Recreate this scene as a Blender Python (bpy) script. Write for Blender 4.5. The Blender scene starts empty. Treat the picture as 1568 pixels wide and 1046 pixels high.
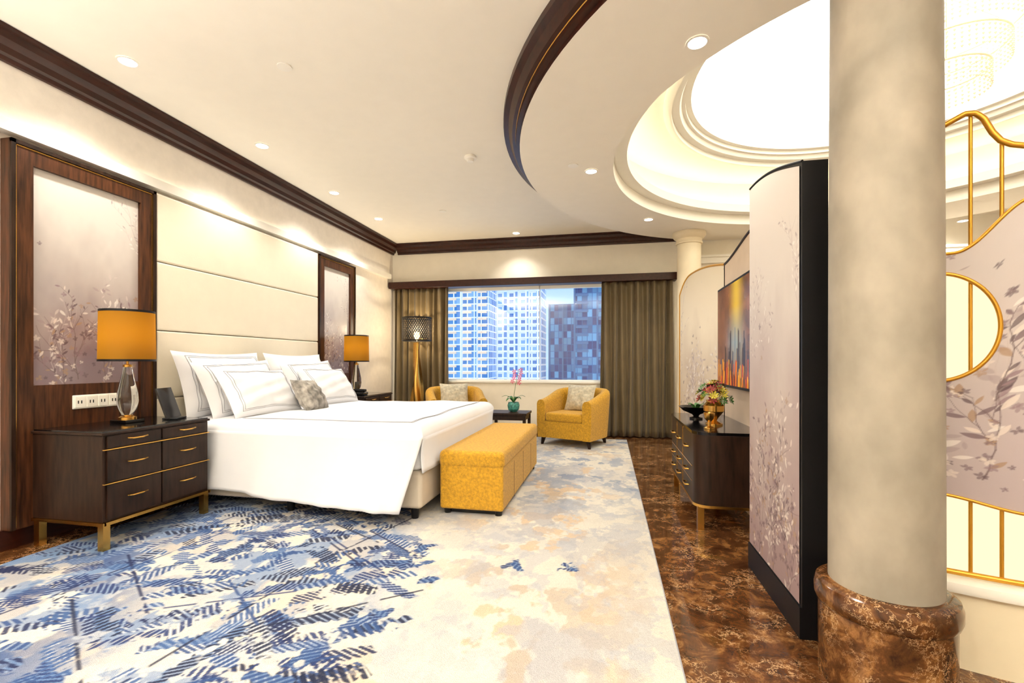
import bpy, math, random
import numpy as np
from mathutils import Vector
random.seed(4); rng=np.random.RandomState(7)
S=bpy.context.scene
COL=S.collection
try:
    S.view_settings.view_transform='Standard'; S.view_settings.look='None'; S.view_settings.exposure=0.5
except Exception as e: print(e)

def lin(c):
    c=np.array(c,dtype=float)/255.0
    return np.where(c<=0.04045,c/12.92,((c+0.055)/1.055)**2.4)
def L4(c): 
    a=lin(c); return (float(a[0]),float(a[1]),float(a[2]),1.0)
# ---------------- materials
def mat(name,col,rough=0.5,metal=0.0,var=0.06,vscale=8.0,bump=0.0,bscale=200.0,emit=None,es=0.0,stretch=None,coat=0.0,sheen=0.0,trans=0.0,spec=None):
    m=bpy.data.materials.new(name); m.use_nodes=True
    nt=m.node_tree; b=nt.nodes['Principled BSDF']
    b.inputs['Roughness'].default_value=rough; b.inputs['Metallic'].default_value=metal
    if coat: b.inputs['Coat Weight'].default_value=coat; b.inputs['Coat Roughness'].default_value=0.05
    if sheen: b.inputs['Sheen Weight'].default_value=sheen
    if trans: b.inputs['Transmission Weight'].default_value=trans
    if spec is not None: b.inputs['Specular IOR Level'].default_value=spec
    tc=nt.nodes.new('ShaderNodeTexCoord'); mp=nt.nodes.new('ShaderNodeMapping')
    nt.links.new(tc.outputs['Object'],mp.inputs['Vector'])
    if stretch: mp.inputs['Scale'].default_value=stretch
    n=nt.nodes.new('ShaderNodeTexNoise'); n.inputs['Scale'].default_value=vscale; n.inputs['Detail'].default_value=5
    nt.links.new(mp.outputs['Vector'],n.inputs['Vector'])
    r=nt.nodes.new('ShaderNodeValToRGB')
    c=L4(col); r.color_ramp.elements[0].position=0.3; r.color_ramp.elements[1].position=0.7
    r.color_ramp.elements[0].color=tuple(max(0,x*(1-var)) for x in c[:3])+(1,)
    r.color_ramp.elements[1].color=tuple(min(1,x*(1+var)) for x in c[:3])+(1,)
    nt.links.new(n.outputs['Fac'],r.inputs['Fac']); nt.links.new(r.outputs['Color'],b.inputs['Base Color'])
    if bump:
        n2=nt.nodes.new('ShaderNodeTexNoise'); n2.inputs['Scale'].default_value=bscale; n2.inputs['Detail'].default_value=3
        nt.links.new(tc.outputs['Object'],n2.inputs['Vector'])
        bp=nt.nodes.new('ShaderNodeBump'); bp.inputs['Strength'].default_value=bump; bp.inputs['Distance'].default_value=0.01
        nt.links.new(n2.outputs['Fac'],bp.inputs['Height']); nt.links.new(bp.outputs['Normal'],b.inputs['Normal'])
    if emit is not None:
        b.inputs['Emission Color'].default_value=L4(emit); b.inputs['Emission Strength'].default_value=es
    return m
def vcmat(name,rough=0.6,bump=0.0,bscale=300,emit=0.0,sheen=0.0,coat=0.0):
    m=bpy.data.materials.new(name); m.use_nodes=True
    nt=m.node_tree; b=nt.nodes['Principled BSDF']; b.inputs['Roughness'].default_value=rough
    if sheen: b.inputs['Sheen Weight'].default_value=sheen
    if coat: b.inputs['Coat Weight'].default_value=coat; b.inputs['Coat Roughness'].default_value=0.15
    a=nt.nodes.new('ShaderNodeAttribute'); a.attribute_name='Col'
    nt.links.new(a.outputs['Color'],b.inputs['Base Color'])
    if emit:
        nt.links.new(a.outputs['Color'],b.inputs['Emission Color']); b.inputs['Emission Strength'].default_value=emit
    if bump:
        tc=nt.nodes.new('ShaderNodeTexCoord'); n2=nt.nodes.new('ShaderNodeTexNoise'); n2.inputs['Scale'].default_value=bscale
        nt.links.new(tc.outputs['Object'],n2.inputs['Vector'])
        bp=nt.nodes.new('ShaderNodeBump'); bp.inputs['Strength'].default_value=bump; bp.inputs['Distance'].default_value=0.01
        nt.links.new(n2.outputs['Fac'],bp.inputs['Height']); nt.links.new(bp.outputs['Normal'],b.inputs['Normal'])
    return m
def marble(name,rough=0.07,scale=1.0):
    m=bpy.data.materials.new(name); m.use_nodes=True
    nt=m.node_tree; N=nt.nodes.new; K=nt.links.new; b=nt.nodes['Principled BSDF']; b.inputs['Roughness'].default_value=rough
    tc=N('ShaderNodeTexCoord'); n=N('ShaderNodeTexNoise'); n.inputs['Scale'].default_value=9*scale; n.inputs['Detail'].default_value=9; n.inputs['Roughness'].default_value=0.72; n.inputs['Distortion'].default_value=0.6
    K(tc.outputs['Object'],n.inputs['Vector'])
    r=N('ShaderNodeValToRGB'); e=r.color_ramp.elements
    e[0].position=0.36; e[0].color=L4((50,28,15)); e[1].position=0.68; e[1].color=L4((158,112,64))
    x=e.new(0.52); x.color=L4((92,56,30))
    K(n.outputs['Fac'],r.inputs['Fac'])
    nw=N('ShaderNodeTexNoise'); nw.inputs['Scale'].default_value=6*scale; nw.inputs['Detail'].default_value=6; nw.inputs['Roughness'].default_value=0.7
    K(tc.outputs['Object'],nw.inputs['Vector'])
    mx=N('ShaderNodeMix'); mx.data_type='VECTOR'; mx.inputs['Factor'].default_value=0.3
    K(tc.outputs['Object'],mx.inputs['A']); K(nw.outputs['Color'],mx.inputs['B'])
    v=N('ShaderNodeTexVoronoi'); v.feature='DISTANCE_TO_EDGE'; v.inputs['Scale'].default_value=17*scale
    K(mx.outputs['Result'],v.inputs['Vector'])
    r2=N('ShaderNodeValToRGB'); e=r2.color_ramp.elements; e[0].position=0.0; e[0].color=(1,1,1,1); e[1].position=0.05; e[1].color=(0,0,0,1)
    K(v.outputs['Distance'],r2.inputs['Fac'])
    n3=N('ShaderNodeTexNoise'); n3.inputs['Scale'].default_value=5*scale; n3.inputs['Detail'].default_value=4; K(tc.outputs['Object'],n3.inputs['Vector'])
    r3=N('ShaderNodeValToRGB'); e=r3.color_ramp.elements; e[0].position=0.46; e[0].color=(0,0,0,1); e[1].position=0.60; e[1].color=(.9,.9,.9,1)
    K(n3.outputs['Fac'],r3.inputs['Fac'])
    mu=N('ShaderNodeMath'); mu.operation='MULTIPLY'; K(r2.outputs['Color'],mu.inputs[0]); K(r3.outputs['Color'],mu.inputs[1])
    m2=N('ShaderNodeMix'); m2.data_type='RGBA'; K(mu.outputs[0],m2.inputs['Factor']); K(r.outputs['Color'],m2.inputs['A']); m2.inputs['B'].default_value=L4((216,176,128))
    K(m2.outputs['Result'],b.inputs['Base Color'])
    return m
def emis(name,col,s):
    m=bpy.data.materials.new(name); m.use_nodes=True; nt=m.node_tree
    nt.nodes.remove(nt.nodes['Principled BSDF'])
    e=nt.nodes.new('ShaderNodeEmission'); e.inputs['Color'].default_value=L4(col); e.inputs['Strength'].default_value=s
    nt.links.new(e.outputs[0],nt.nodes['Material Output'].inputs['Surface']); return m

M={}
M['wall']=mat('wall_paint',(248,241,225),0.6,var=0.02,bump=0.05,bscale=60)
M['wallpaper']=mat('wall_silk',(240,232,221),0.45,var=0.04,vscale=14,bump=0.05,bscale=120)
M['ceil']=mat('ceiling_paint',(251,246,234),0.7,var=0.01)
M['white']=mat('white_gloss',(250,247,238),0.4,var=0.01)
M['walnut']=mat('walnut_crown',(52,21,11),0.3,var=0.4,vscale=5,stretch=(6,1,6),spec=0.35)
M['oak']=mat('dark_oak',(72,41,22),0.42,var=0.65,vscale=6,stretch=(9,9,0.8),spec=0.3)
M['ebony']=mat('ebony_wood',(42,26,17),0.4,var=0.55,vscale=6,stretch=(6,6,1),spec=0.25)
M['black']=mat('black_lacquer',(14,12,13),0.12,var=0.1)
M['blackm']=mat('black_matte',(14,14,17),0.45,var=0.1,spec=0.3)
M['gold']=mat('brass_gold',(212,164,84),0.25,metal=1.0,var=0.05)
M['goldp']=mat('gold_paint',(210,154,52),0.35,metal=0.6,var=0.05)
M['leather']=mat('cream_leather',(234,224,202),0.42,var=0.02,bump=0.05,bscale=90)
M['linen']=mat('white_linen',(230,230,233),0.75,var=0.01,bump=0.06,bscale=12,sheen=0.1)
M['grey']=mat('grey_piping',(150,150,156),0.7)
M['base']=mat('divan_fabric',(200,188,170),0.8,var=0.05,bump=0.2,bscale=300)
M['curtain']=mat('taupe_curtain',(106,90,60),0.5,var=0.12,vscale=4,sheen=0.2)
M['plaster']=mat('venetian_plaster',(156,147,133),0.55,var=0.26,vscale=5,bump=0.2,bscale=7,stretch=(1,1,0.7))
M['plasterw']=mat('cream_plaster',(238,225,196),0.5,var=0.03)
M['marble']=marble('emperador_marble')
M['marblec']=marble('column_marble',0.15,1.2)
M['mauve']=mat('mauve_panel',(220,200,178),0.5,var=0.04)
M['silver']=mat('silver_brocade',(190,182,160),0.5,var=0.25,vscale=28)
M['floralc']=mat('leaf_print',(150,144,136),0.7,var=0.6,vscale=16)
M['lampw']=emis('downlight_lens',(255,248,234),14)
M['cove']=emis('cove_led',(255,234,192),8)
M['coveL']=emis('cove_led_wall',(255,244,224),6)
M['dome']=emis('dome_added_glow',(255,249,232),3.4)  # dome centre made to glow, added as a source of room light
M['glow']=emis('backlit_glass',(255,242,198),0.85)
M['bulb']=emis('bulb_glow',(255,205,130),14)
M['leafg']=mat('plant_leaf',(60,110,40),0.4,var=0.3)
M['petal']=mat('pink_petal',(226,110,140),0.6,var=0.2)
M['redp']=mat('red_petal',(150,30,44),0.6,var=0.4,vscale=30)
M['yelp']=mat('yellow_petal',(190,174,50),0.6,var=0.3,vscale=30)
M['teal']=mat('painted_pot',(60,130,120),0.3,var=0.9,vscale=40)
# woven mustard upholstery
m=mat('mustard_fabric',(198,148,30),0.85,var=0.25,vscale=60,sheen=0.15); nt=m.node_tree; N=nt.nodes.new; K=nt.links.new; b=nt.nodes['Principled BSDF']
tc=N('ShaderNodeTexCoord'); mp=N('ShaderNodeMapping'); mp.inputs['Scale'].default_value=(1,1,2.2); v=N('ShaderNodeTexVoronoi'); v.inputs['Scale'].default_value=110
K(tc.outputs['Object'],mp.inputs['Vector']); K(mp.outputs['Vector'],v.inputs['Vector'])
bp_=N('ShaderNodeBump'); bp_.inputs['Strength'].default_value=0.55; bp_.inputs['Distance'].default_value=0.006; bp_.invert=True; K(v.outputs['Distance'],bp_.inputs['Height']); K(bp_.outputs['Normal'],b.inputs['Normal']); M['mustard']=m
m=bpy.data.materials.new('clear_glass'); m.use_nodes=True
b=m.node_tree.nodes['Principled BSDF']; b.inputs['Transmission Weight'].default_value=1; b.inputs['Roughness'].default_value=0.02; b.inputs['IOR'].default_value=1.45; M['glass']=m
m=bpy.data.materials.new('window_glass'); m.use_nodes=True; nt=m.node_tree
t=nt.nodes.new('ShaderNodeBsdfTransparent'); g=nt.nodes.new('ShaderNodeBsdfGlossy'); g.inputs['Roughness'].default_value=0.0
x=nt.nodes.new('ShaderNodeMixShader'); x.inputs[0].default_value=0.05
nt.links.new(t.outputs[0],x.inputs[1]); nt.links.new(g.outputs[0],x.inputs[2]); nt.links.new(x.outputs[0],nt.nodes['Material Output'].inputs['Surface']); M['pane']=m
m=bpy.data.materials.new('amber_shade'); m.use_nodes=True; nt=m.node_tree; b=nt.nodes['Principled BSDF']
b.inputs['Base Color'].default_value=L4((120,84,12)); b.inputs['Roughness'].default_value=0.8
t=nt.nodes.new('ShaderNodeBsdfTranslucent'); t.inputs['Color'].default_value=L4((226,168,36))
x=nt.nodes.new('ShaderNodeMixShader'); x.inputs[0].default_value=0.5
nt.links.new(b.outputs[0],x.inputs[1]); nt.links.new(t.outputs[0],x.inputs[2]); nt.links.new(x.outputs[0],nt.nodes['Material Output'].inputs['Surface']); M['shade']=m

# ---------------- geometry helpers
def group(name,loc=(0,0,0),rz=0):
    e=bpy.data.objects.new(name,None); e.empty_display_size=0.1; e.location=loc; e.rotation_euler=(0,0,rz); COL.objects.link(e); return e
def mk(name,verts,faces,mt,parent=None,smooth=False):
    me=bpy.data.meshes.new(name); me.from_pydata([tuple(v) for v in verts],[],faces); me.update()
    if mt: me.materials.append(M[mt] if isinstance(mt,str) else mt)
    if smooth:
        for p in me.polygons: p.use_smooth=True
    o=bpy.data.objects.new(name,me); COL.objects.link(o)
    if parent: o.parent=parent
    return o
def box(name,x0,x1,y0,y1,z0,z1,mt,parent=None,bev=0.0,seg=3):
    v=[(x0,y0,z0),(x1,y0,z0),(x1,y1,z0),(x0,y1,z0),(x0,y0,z1),(x1,y0,z1),(x1,y1,z1),(x0,y1,z1)]
    f=[(0,3,2,1),(4,5,6,7),(0,1,5,4),(1,2,6,5),(2,3,7,6),(3,0,4,7)]
    o=mk(name,v,f,mt,parent,smooth=bev>0)
    if bev:
        b=o.modifiers.new('b','BEVEL'); b.width=bev; b.segments=seg; b.limit_method='ANGLE'
        w=o.modifiers.new('w','WEIGHTED_NORMAL')
    return o
def boxes(name,lst,mt,parent=None,bev=0):
    V=[];F=[]
    for (x0,x1,y0,y1,z0,z1) in lst:
        k=len(V)
        V+=[(x0,y0,z0),(x1,y0,z0),(x1,y1,z0),(x0,y1,z0),(x0,y0,z1),(x1,y0,z1),(x1,y1,z1),(x0,y1,z1)]
        F+=[tuple(k+i for i in f) for f in [(0,3,2,1),(4,5,6,7),(0,1,5,4),(1,2,6,5),(2,3,7,6),(3,0,4,7)]]
    o=mk(name,V,F,mt,parent,smooth=bev>0)
    if bev:
        b=o.modifiers.new('b','BEVEL'); b.width=bev; b.segments=2; o.modifiers.new('w','WEIGHTED_NORMAL')
    return o
def lathe(name,prof,cx,cy,mt,parent=None,seg=48,a0=0,a1=360,smooth=True,autos=True,clampy=None):
    V=[];F=[]; full=abs(a1-a0)>=360; n=seg if full else seg+1; k=len(prof)
    for i in range(n):
        a=math.radians(a0+(a1-a0)*i/seg)
        for r,z in prof:
            y=cy+r*math.sin(a)
            if clampy is not None: y=min(y,clampy)
            V.append((cx+r*math.cos(a),y,z))
    for i in range(seg):
        j=(i+1)%n
        for q in range(k-1):
            F.append((i*k+q,j*k+q,j*k+q+1,i*k+q+1))
    o=mk(name,V,F,mt,parent,smooth)
    if smooth and autos:
        es=o.modifiers.new('es','EDGE_SPLIT'); es.split_angle=math.radians(35)
    return o
def tube(name,pts,r,mt,parent=None,cyc=False,res=3):
    cu=bpy.data.curves.new(name,'CURVE'); cu.dimensions='3D'; cu.bevel_depth=r; cu.bevel_resolution=res; cu.use_fill_caps=True
    sp=cu.splines.new('POLY'); sp.points.add(len(pts)-1)
    for p,q in zip(sp.points,pts): p.co=(q[0],q[1],q[2],1)
    sp.use_cyclic_u=cyc; cu.materials.append(M[mt])
    o=bpy.data.objects.new(name,cu); COL.objects.link(o)
    if parent: o.parent=parent
    return o
def taper(name,x,y,z0,z1,r0,r1,mt,parent,seg=12,dx=0,dy=0):
    V=[];F=[]
    for i in range(seg):
        a=2*math.pi*i/seg
        V.append((x+dx+r0*math.cos(a),y+dy+r0*math.sin(a),z0)); V.append((x+r1*math.cos(a),y+r1*math.sin(a),z1))
    for i in range(seg):
        j=(i+1)%seg; F.append((2*i,2*j,2*j+1,2*i+1))
    F.append(tuple(2*i for i in range(seg))[::-1]); F.append(tuple(2*i+1 for i in range(seg)))
    return mk(name,V,F,mt,parent,False)
def pillow(name,c,wax,hax,w,h,t,mt,parent,n=22,piping=None,pipe_scale=0.84,seed=0):
    wax=Vector(wax).normalized(); hax=Vector(hax).normalized(); nax=wax.cross(hax); c=Vector(c)
    r=random.Random(seed); p1,p2,p3=r.uniform(0,6),r.uniform(0,6),r.uniform(0,6)
    def P(u,v,s):
        pu=u*(1-0.06*(1-v*v)) ; pv=v*(1-0.09*(1-u*u))
        th=(max(0,(1-abs(u)**2.4))*max(0,(1-abs(v)**2.4)))**0.5
        wr=0.007*math.sin(8*u+4*v+p1)+0.006*math.sin(12*v-5*u+p2)+0.004*math.sin(15*u+p3)
        q=c+wax*(pu*w/2)+hax*(pv*h/2)+nax*(s*(t/2*th+wr*th))
        return q
    V=[];F=[]
    for s in (1,-1):
        k=len(V)
        for i in range(n+1):
            for j in range(n+1): V.append(P(-1+2*i/n,-1+2*j/n,s))
        for i in range(n):
            for j in range(n):
                a=k+i*(n+1)+j; f=(a,a+n+1,a+n+2,a+1); F.append(f if s>0 else f[::-1])
    o=mk(name,V,F,mt,parent,True)
    if piping:
        for q,sc in enumerate((pipe_scale,pipe_scale-0.05)):
            pts=[]
            K=14
            for i in range(K): pts.append((-sc+2*sc*i/K,-sc))
            for i in range(K): pts.append((sc,-sc+2*sc*i/K))
            for i in range(K): pts.append((sc-2*sc*i/K,sc))
            for i in range(K): pts.append((-sc,sc-2*sc*i/K))
            tube(name+'_piping%d'%q,[P(u,v,1)+nax*0.001 for u,v in pts],0.0018,piping,parent,True,1)
    return o
def rrect(x0,x1,y0,y1,r,n=6):
    P=[]
    for cx,cy,a in ((x1-r,y1-r,0),(x0+r,y1-r,90),(x0+r,y0+r,180),(x1-r,y0+r,270)):
        for i in range(n+1):
            t=math.radians(a+90*i/n); P.append((cx+r*math.cos(t),cy+r*math.sin(t)))
    return P
def extr(name,poly,z0,z1,mt,parent,smooth=True):
    n=len(poly); V=[(x,y,z0) for x,y in poly]+[(x,y,z1) for x,y in poly]
    F=[tuple(range(n))[::-1],tuple(range(n,2*n))]+[(i,(i+1)%n,n+(i+1)%n,n+i) for i in range(n)]
    o=mk(name,V,F,mt,parent,smooth)
    if smooth: es=o.modifiers.new('es','EDGE_SPLIT'); es.split_angle=math.radians(40)
    return o
# ---------------- painter
def vnoise(ny,nx,cy,cx,seed):
    r=np.random.RandomState(seed); cy=max(2,int(cy)); cx=max(2,int(cx)); g=r.rand(cy+2,cx+2)
    y=np.linspace(0,cy,ny); x=np.linspace(0,cx,nx); yi=y.astype(int); xi=x.astype(int); fy=y-yi; fx=x-xi
    fy=fy*fy*(3-2*fy); fx=fx*fx*(3-2*fx)
    a=g[yi][:,xi]; b_=g[yi][:,xi+1]; c=g[yi+1][:,xi]; d=g[yi+1][:,xi+1]
    fx=fx[None,:]; fy=fy[:,None]
    return (a*(1-fx)+b_*fx)*(1-fy)+(c*(1-fx)+d*fx)*fy
def fbm(ny,nx,cy,cx,seed,o=4,g=0.55):
    s=0;a=1;t=0
    for k in range(o):
        s=s+a*vnoise(ny,nx,cy*2**k,cx*2**k,seed+k); t+=a; a*=g
    return s/t
class Canvas:
    def __init__(s,w,h,res):
        s.nx=int(round(w/res))+1; s.ny=int(round(h/res))+1; s.w=w; s.h=h; s.res=res
        s.a=np.zeros((s.ny,s.nx,3)); s.x=np.linspace(0,w,s.nx); s.y=np.linspace(0,h,s.ny)
    def win(s,x0,x1,y0,y1):
        i0=max(0,int(x0/s.res)); i1=min(s.nx,int(x1/s.res)+2); j0=max(0,int(y0/s.res)); j1=min(s.ny,int(y1/s.res)+2)
        if i0>=i1 or j0>=j1: return None
        return i0,i1,j0,j1
    def blend(s,w,m,col):
        i0,i1,j0,j1=w; A=s.a[j0:j1,i0:i1]; A[:]=A*(1-m[...,None])+np.array(col)[None,None,:]*m[...,None]
    def ell(s,cx,cy,a,b,ang,col,al=1.0,noise=None):
        R=max(a,b)+s.res; w=s.win(cx-R,cx+R,cy-R,cy+R)
        if w is None: return
        X,Y=np.meshgrid(s.x[w[0]:w[1]]-cx,s.y[w[2]:w[3]]-cy); c,n=math.cos(ang),math.sin(ang)
        u=X*c+Y*n; v=-X*n+Y*c
        q=(1-(u/a)**2)*b
        m=np.clip((q-np.abs(v))/s.res+0.3,0,1)*(np.abs(u)<a)
        if noise is not None: m=m*noise[w[2]:w[3],w[0]:w[1]]
        s.blend(w,m*al,col)
    def ribbon(s,cx,cy,L,W,ang,skew,per,col,al,noise,duty=0.2,curve=0.0,fill=None):
        R=math.hypot(L,W)+0.02; w=s.win(cx-R,cx+R,cy-R,cy+R)
        if w is None: return
        X,Y=np.meshgrid(s.x[w[0]:w[1]]-cx,s.y[w[2]:w[3]]-cy); c,n=math.cos(ang),math.sin(ang)
        u=X*c+Y*n; v=-X*n+Y*c+curve*u*u
        nz=noise[w[2]:w[3],w[0]:w[1]]
        Wl=W*(1-0.25*(np.abs(u)/L)**2)*(0.75+0.35*np.abs(np.sin(u*61+cx*90)))
        m=np.clip((Wl-np.abs(v))/s.res,0,1)*np.clip((L-np.abs(u)-0.4*v)/s.res,0,1)
        if fill is not None: s.blend(w,m*nz*0.75,fill)
        st=np.clip(0.5+(np.sin(2*np.pi*(u+skew*v)/per)+duty)*3.0,0,1)
        s.blend(w,m*st*nz*al,col)
    def seg(s,x0,y0,x1,y1,wd,col,al=1.0,noise=None):
        w=s.win(min(x0,x1)-wd,max(x0,x1)+wd,min(y0,y1)-wd,max(y0,y1)+wd)
        if w is None: return
        X,Y=np.meshgrid(s.x[w[0]:w[1]],s.y[w[2]:w[3]]); dx,dy=x1-x0,y1-y0; l=dx*dx+dy*dy+1e-9
        t=np.clip(((X-x0)*dx+(Y-y0)*dy)/l,0,1); d=np.hypot(X-x0-t*dx,Y-y0-t*dy)
        m=np.clip((wd/2-d)/s.res+0.5,0,1)
        if noise is not None: m=m*noise[w[2]:w[3],w[0]:w[1]]
        s.blend(w,m*al,col)
    def mesh(s,name,fn,mt,parent=None,keep=None,flip=False):
        U,V=np.meshgrid(s.x,s.y); co=fn(U,V); co=np.stack(co,-1).reshape(-1,3).astype(np.float32)
        idx=np.arange(s.nx*s.ny).reshape(s.ny,s.nx)
        q=np.stack([idx[:-1,:-1],idx[:-1,1:],idx[1:,1:],idx[1:,:-1]],-1)
        if flip: q=q[...,::-1]
        if keep is not None:
            uc=(U[:-1,:-1]+U[1:,1:])/2; vc=(V[:-1,:-1]+V[1:,1:])/2; q=q[keep(uc,vc)]
        q=q.reshape(-1,4); me=bpy.data.meshes.new(name); me.vertices.add(len(co)); me.vertices.foreach_set('co',co.ravel())
        me.loops.add(q.size); me.loops.foreach_set('vertex_index',q.ravel().astype(np.int32))
        me.polygons.add(len(q)); me.polygons.foreach_set('loop_start',(np.arange(len(q))*4).astype(np.int32))
        try: me.polygons.foreach_set('loop_total',np.full(len(q),4,dtype=np.int32))
        except Exception: pass
        me.update(calc_edges=True); me.validate()
        at=me.color_attributes.new('Col','FLOAT_COLOR','POINT')
        c=np.ones((len(co),4),dtype=np.float32); c[:,:3]=np.clip(s.a.reshape(-1,3),0,1); at.data.foreach_set('color',c.ravel())
        me.materials.append(mt); o=bpy.data.objects.new(name,me); COL.objects.link(o)
        if parent: o.parent=parent
        return o
def branch(C,x,y,ang,L,seed,cols,wd=0.005,leaf=0.022,depth=0,al=0.8):
    r=random.Random(seed); n=int(L/0.03); 
    for i in range(n):
        ang+=r.uniform(-0.22,0.22)+ (0.05 if ang<math.pi/2 else -0.05)
        nx_=x+0.03*math.cos(ang); ny_=y+0.03*math.sin(ang)
        C.seg(x,y,nx_,ny_,wd*(1-0.6*i/n),cols[0],al); x,y=nx_,ny_
        if r.random()<0.6:
            s=r.choice((-1,1)); a=ang+s*r.uniform(0.5,1.1); l=leaf*r.uniform(0.6,1.3)
            C.ell(x+l*math.cos(a),y+l*math.sin(a),l,l*0.34,a,r.choice(cols[1:]),al)
        if depth<2 and r.random()<0.16:
            branch(C,x,y,ang+r.choice((-1,1))*r.uniform(0.4,0.9),L*(1-i/n)*0.6+0.08,seed*7+i+13,cols,wd*0.7,leaf,depth+1,al)
def floral(w,h,res,seed,bot=(168,146,152),top=(236,230,224),dense=1.0,leaf=0.02,al=0.85,spread=0.0):
    C=Canvas(w,h,res); t=(C.y/h)[:,None]; nz=fbm(C.ny,C.nx,h*2+1,w*2+2,seed)
    tt=np.clip(t*1.35-0.1+(nz-0.5)*0.6,0,1)[...,None]
    C.a[:]=lin(bot)*(1-tt)+lin(top)*tt
    cols=[lin((104,84,86)),lin((220,208,200)),lin((112,90,98)),lin((92,72,80)),lin((164,134,108)),lin((138,114,122))]
    lig=[lin((184,170,168)),lin((230,224,218)),lin((204,192,188)),lin((164,148,150))]
    r=random.Random(seed); n=max(3,int(w*6*dense))
    for i in range(n):
        branch(C,r.uniform(0,w),r.uniform(-0.05,(0.15+spread)*h),r.uniform(1.0,2.1),r.uniform(0.3,0.5)*h*0.9,seed*31+i,lig,0.005,leaf*1.15,al=0.7)
    for i in range(n):
        branch(C,r.uniform(0,w),r.uniform(-0.05,0.05+spread*h),r.uniform(1.0,2.1),r.uniform(0.25,0.5)*h*0.8,seed*57+i,cols,0.005,leaf,al=al)
    for i in range(int(n*0.8)):
        branch(C,r.choice((0,w)),r.uniform(0.4*h,0.85*h),r.uniform(0.8,2.3),0.25*h,seed*91+i,lig,0.004,0.014,al=0.8)
    for i in range(int(80*w*dense)):
        fx=r.uniform(0,w); fy=abs(r.gauss(0,0.2+spread))*h
        c=r.choice(cols[1:6]); s=r.uniform(0.006,0.012)
        for k in range(5):
            a=k*1.257+r.random(); C.ell(fx+s*math.cos(a),fy+s*math.sin(a),s,s*0.6,a,c,0.65)
    return C
M['art']=vcmat('silk_art',0.35,coat=0.15)
M['screenp']=vcmat('painted_screen',0.5)
M['carpet']=vcmat('axminster_carpet',0.95,bump=0.6,bscale=260)
M['tvp']=vcmat('tv_picture',0.15,emit=0.3)

# ================= ROOM SHELL
XL=-3.47; YF=7.2; XR=5.7; YB=-2.6; ZC=3.02; ZS=2.85; CX,CY=2.25,4.3
box('floor',XL-0.2,XR+0.2,YB-0.2,YF+0.3,-0.1,0.0,'marble')
box('wall_left',XL-0.2,XL,YB-0.2,YF+0.3,0,3.2,'wallpaper')
box('wall_right',XR,XR+0.2,YB-0.2,YF+0.3,0,3.2,'wall')
box('wall_back',XL,XR,YB-0.2,YB,0,3.2,'wall')
WX0,WX1,WZ0,WZ1=-3.25,0.88,0.8,2.3
boxes('wall_far',[(XL,WX0,YF,YF+0.3,0,3.2),(WX1,XR,YF,YF+0.3,0,3.2),(WX0,WX1,YF,YF+0.3,0,WZ0),(WX0,WX1,YF,YF+0.3,WZ1,3.2)],'wall')
def rectR(a):
    c,s=math.cos(a),math.sin(a); t=1e9
    if c>1e-6: t=min(t,(XR-CX)/c)
    if c<-1e-6: t=min(t,(XL-CX)/c)
    if s>1e-6: t=min(t,(YF-CY)/s)
    if s<-1e-6: t=min(t,(YB-CY)/s)
    return t
angs=sorted([2*math.pi*i/160 for i in range(160)]+[math.atan2(y-CY,x-CX)%(2*math.pi) for x in (XL,XR) for y in (YB,YF)])
V=[];F=[]
for a in angs:
    t=rectR(a); V+= [(CX+2.6*math.cos(a),CY+2.6*math.sin(a),ZC),(CX+t*math.cos(a),CY+t*math.sin(a),ZC)]
n=len(angs)
for i in range(n): j=(i+1)%n; F.append((2*i,2*i+1,2*j+1,2*j))
mk('ceiling',V,F,'ceil')
sd=group('ceiling_dome')
lathe('soffit_ring',[(3.0,ZS),(2.2,ZS)],CX,CY,'ceil',sd,seg=160,clampy=YF-0.005)
lathe('dome_steps',[(2.2,ZS),(2.2,2.97),(2.08,2.97),(2.08,3.06),(2.36,3.06),(2.36,3.42),(1.76,3.42),(1.76,3.39),(1.72,3.37),(1.69,3.37),(1.69,3.42),(1.62,3.42),(1.60,3.46),(1.57,3.46),(1.57,3.5),(1.52,3.5),(1.52,3.78)],CX,CY,'white',sd,seg=160)
lathe('dome_top',[(1.53,3.78),(0.01,3.78)],CX,CY,'dome',sd,seg=96)
lathe('cove_strip',[(2.24,3.075),(2.18,3.075)],CX,CY,'cove',sd,seg=128)
lathe('trim_1',[(3.0,ZS),(3.0,ZS+0.03),(3.03,ZS+0.035),(3.03,ZS+0.07),(3.06,ZS+0.075),(3.09,ZS+0.12),(3.13,ZS+0.13),(3.13,ZC)],CX,CY,'walnut',None,seg=128,a0=113,a1=427)
lathe('trim_2',[(3.032,ZS+0.064),(3.035,ZS+0.069)],CX,CY,'gold',None,seg=128,a0=113,a1=427)
def crown(name,axis,a,b,base,sgn,mt='walnut'):
    prof=[(0,2.86),(0.025,2.86),(0.03,2.885),(0.05,2.895),(0.06,2.93),(0.1,2.955),(0.11,2.99),(0.135,2.995),(0.135,ZC-0.002),(0,ZC-0.002)]
    V=[];F=[];k=len(prof)
    for t in (a,b):
        for d,z in prof:
            V.append((base+sgn*d,t,z) if axis=='y' else (t,base+sgn*d,z))
    for q in range(k): F.append((q,(q+1)%k,k+(q+1)%k,k+q))
    F.append(tuple(range(k))); F.append(tuple(range(k,2*k))[::-1])
    return mk(name,V,F,mt)
crown('trim_3','y',YB,YF,XL,1); crown('trim_4','x',XL+0.1,1.0,YF,-1)
boxes('trim_6',[(XL,XL+0.075,YB,YF-0.2,2.44,2.475),(XL+0.06,XL+0.075,YB,YF-0.2,2.475,2.51)],'white')
box('trim_7',XL+0.01,XL+0.03,YB,YF-0.25,2.476,2.481,'coveL')
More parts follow.
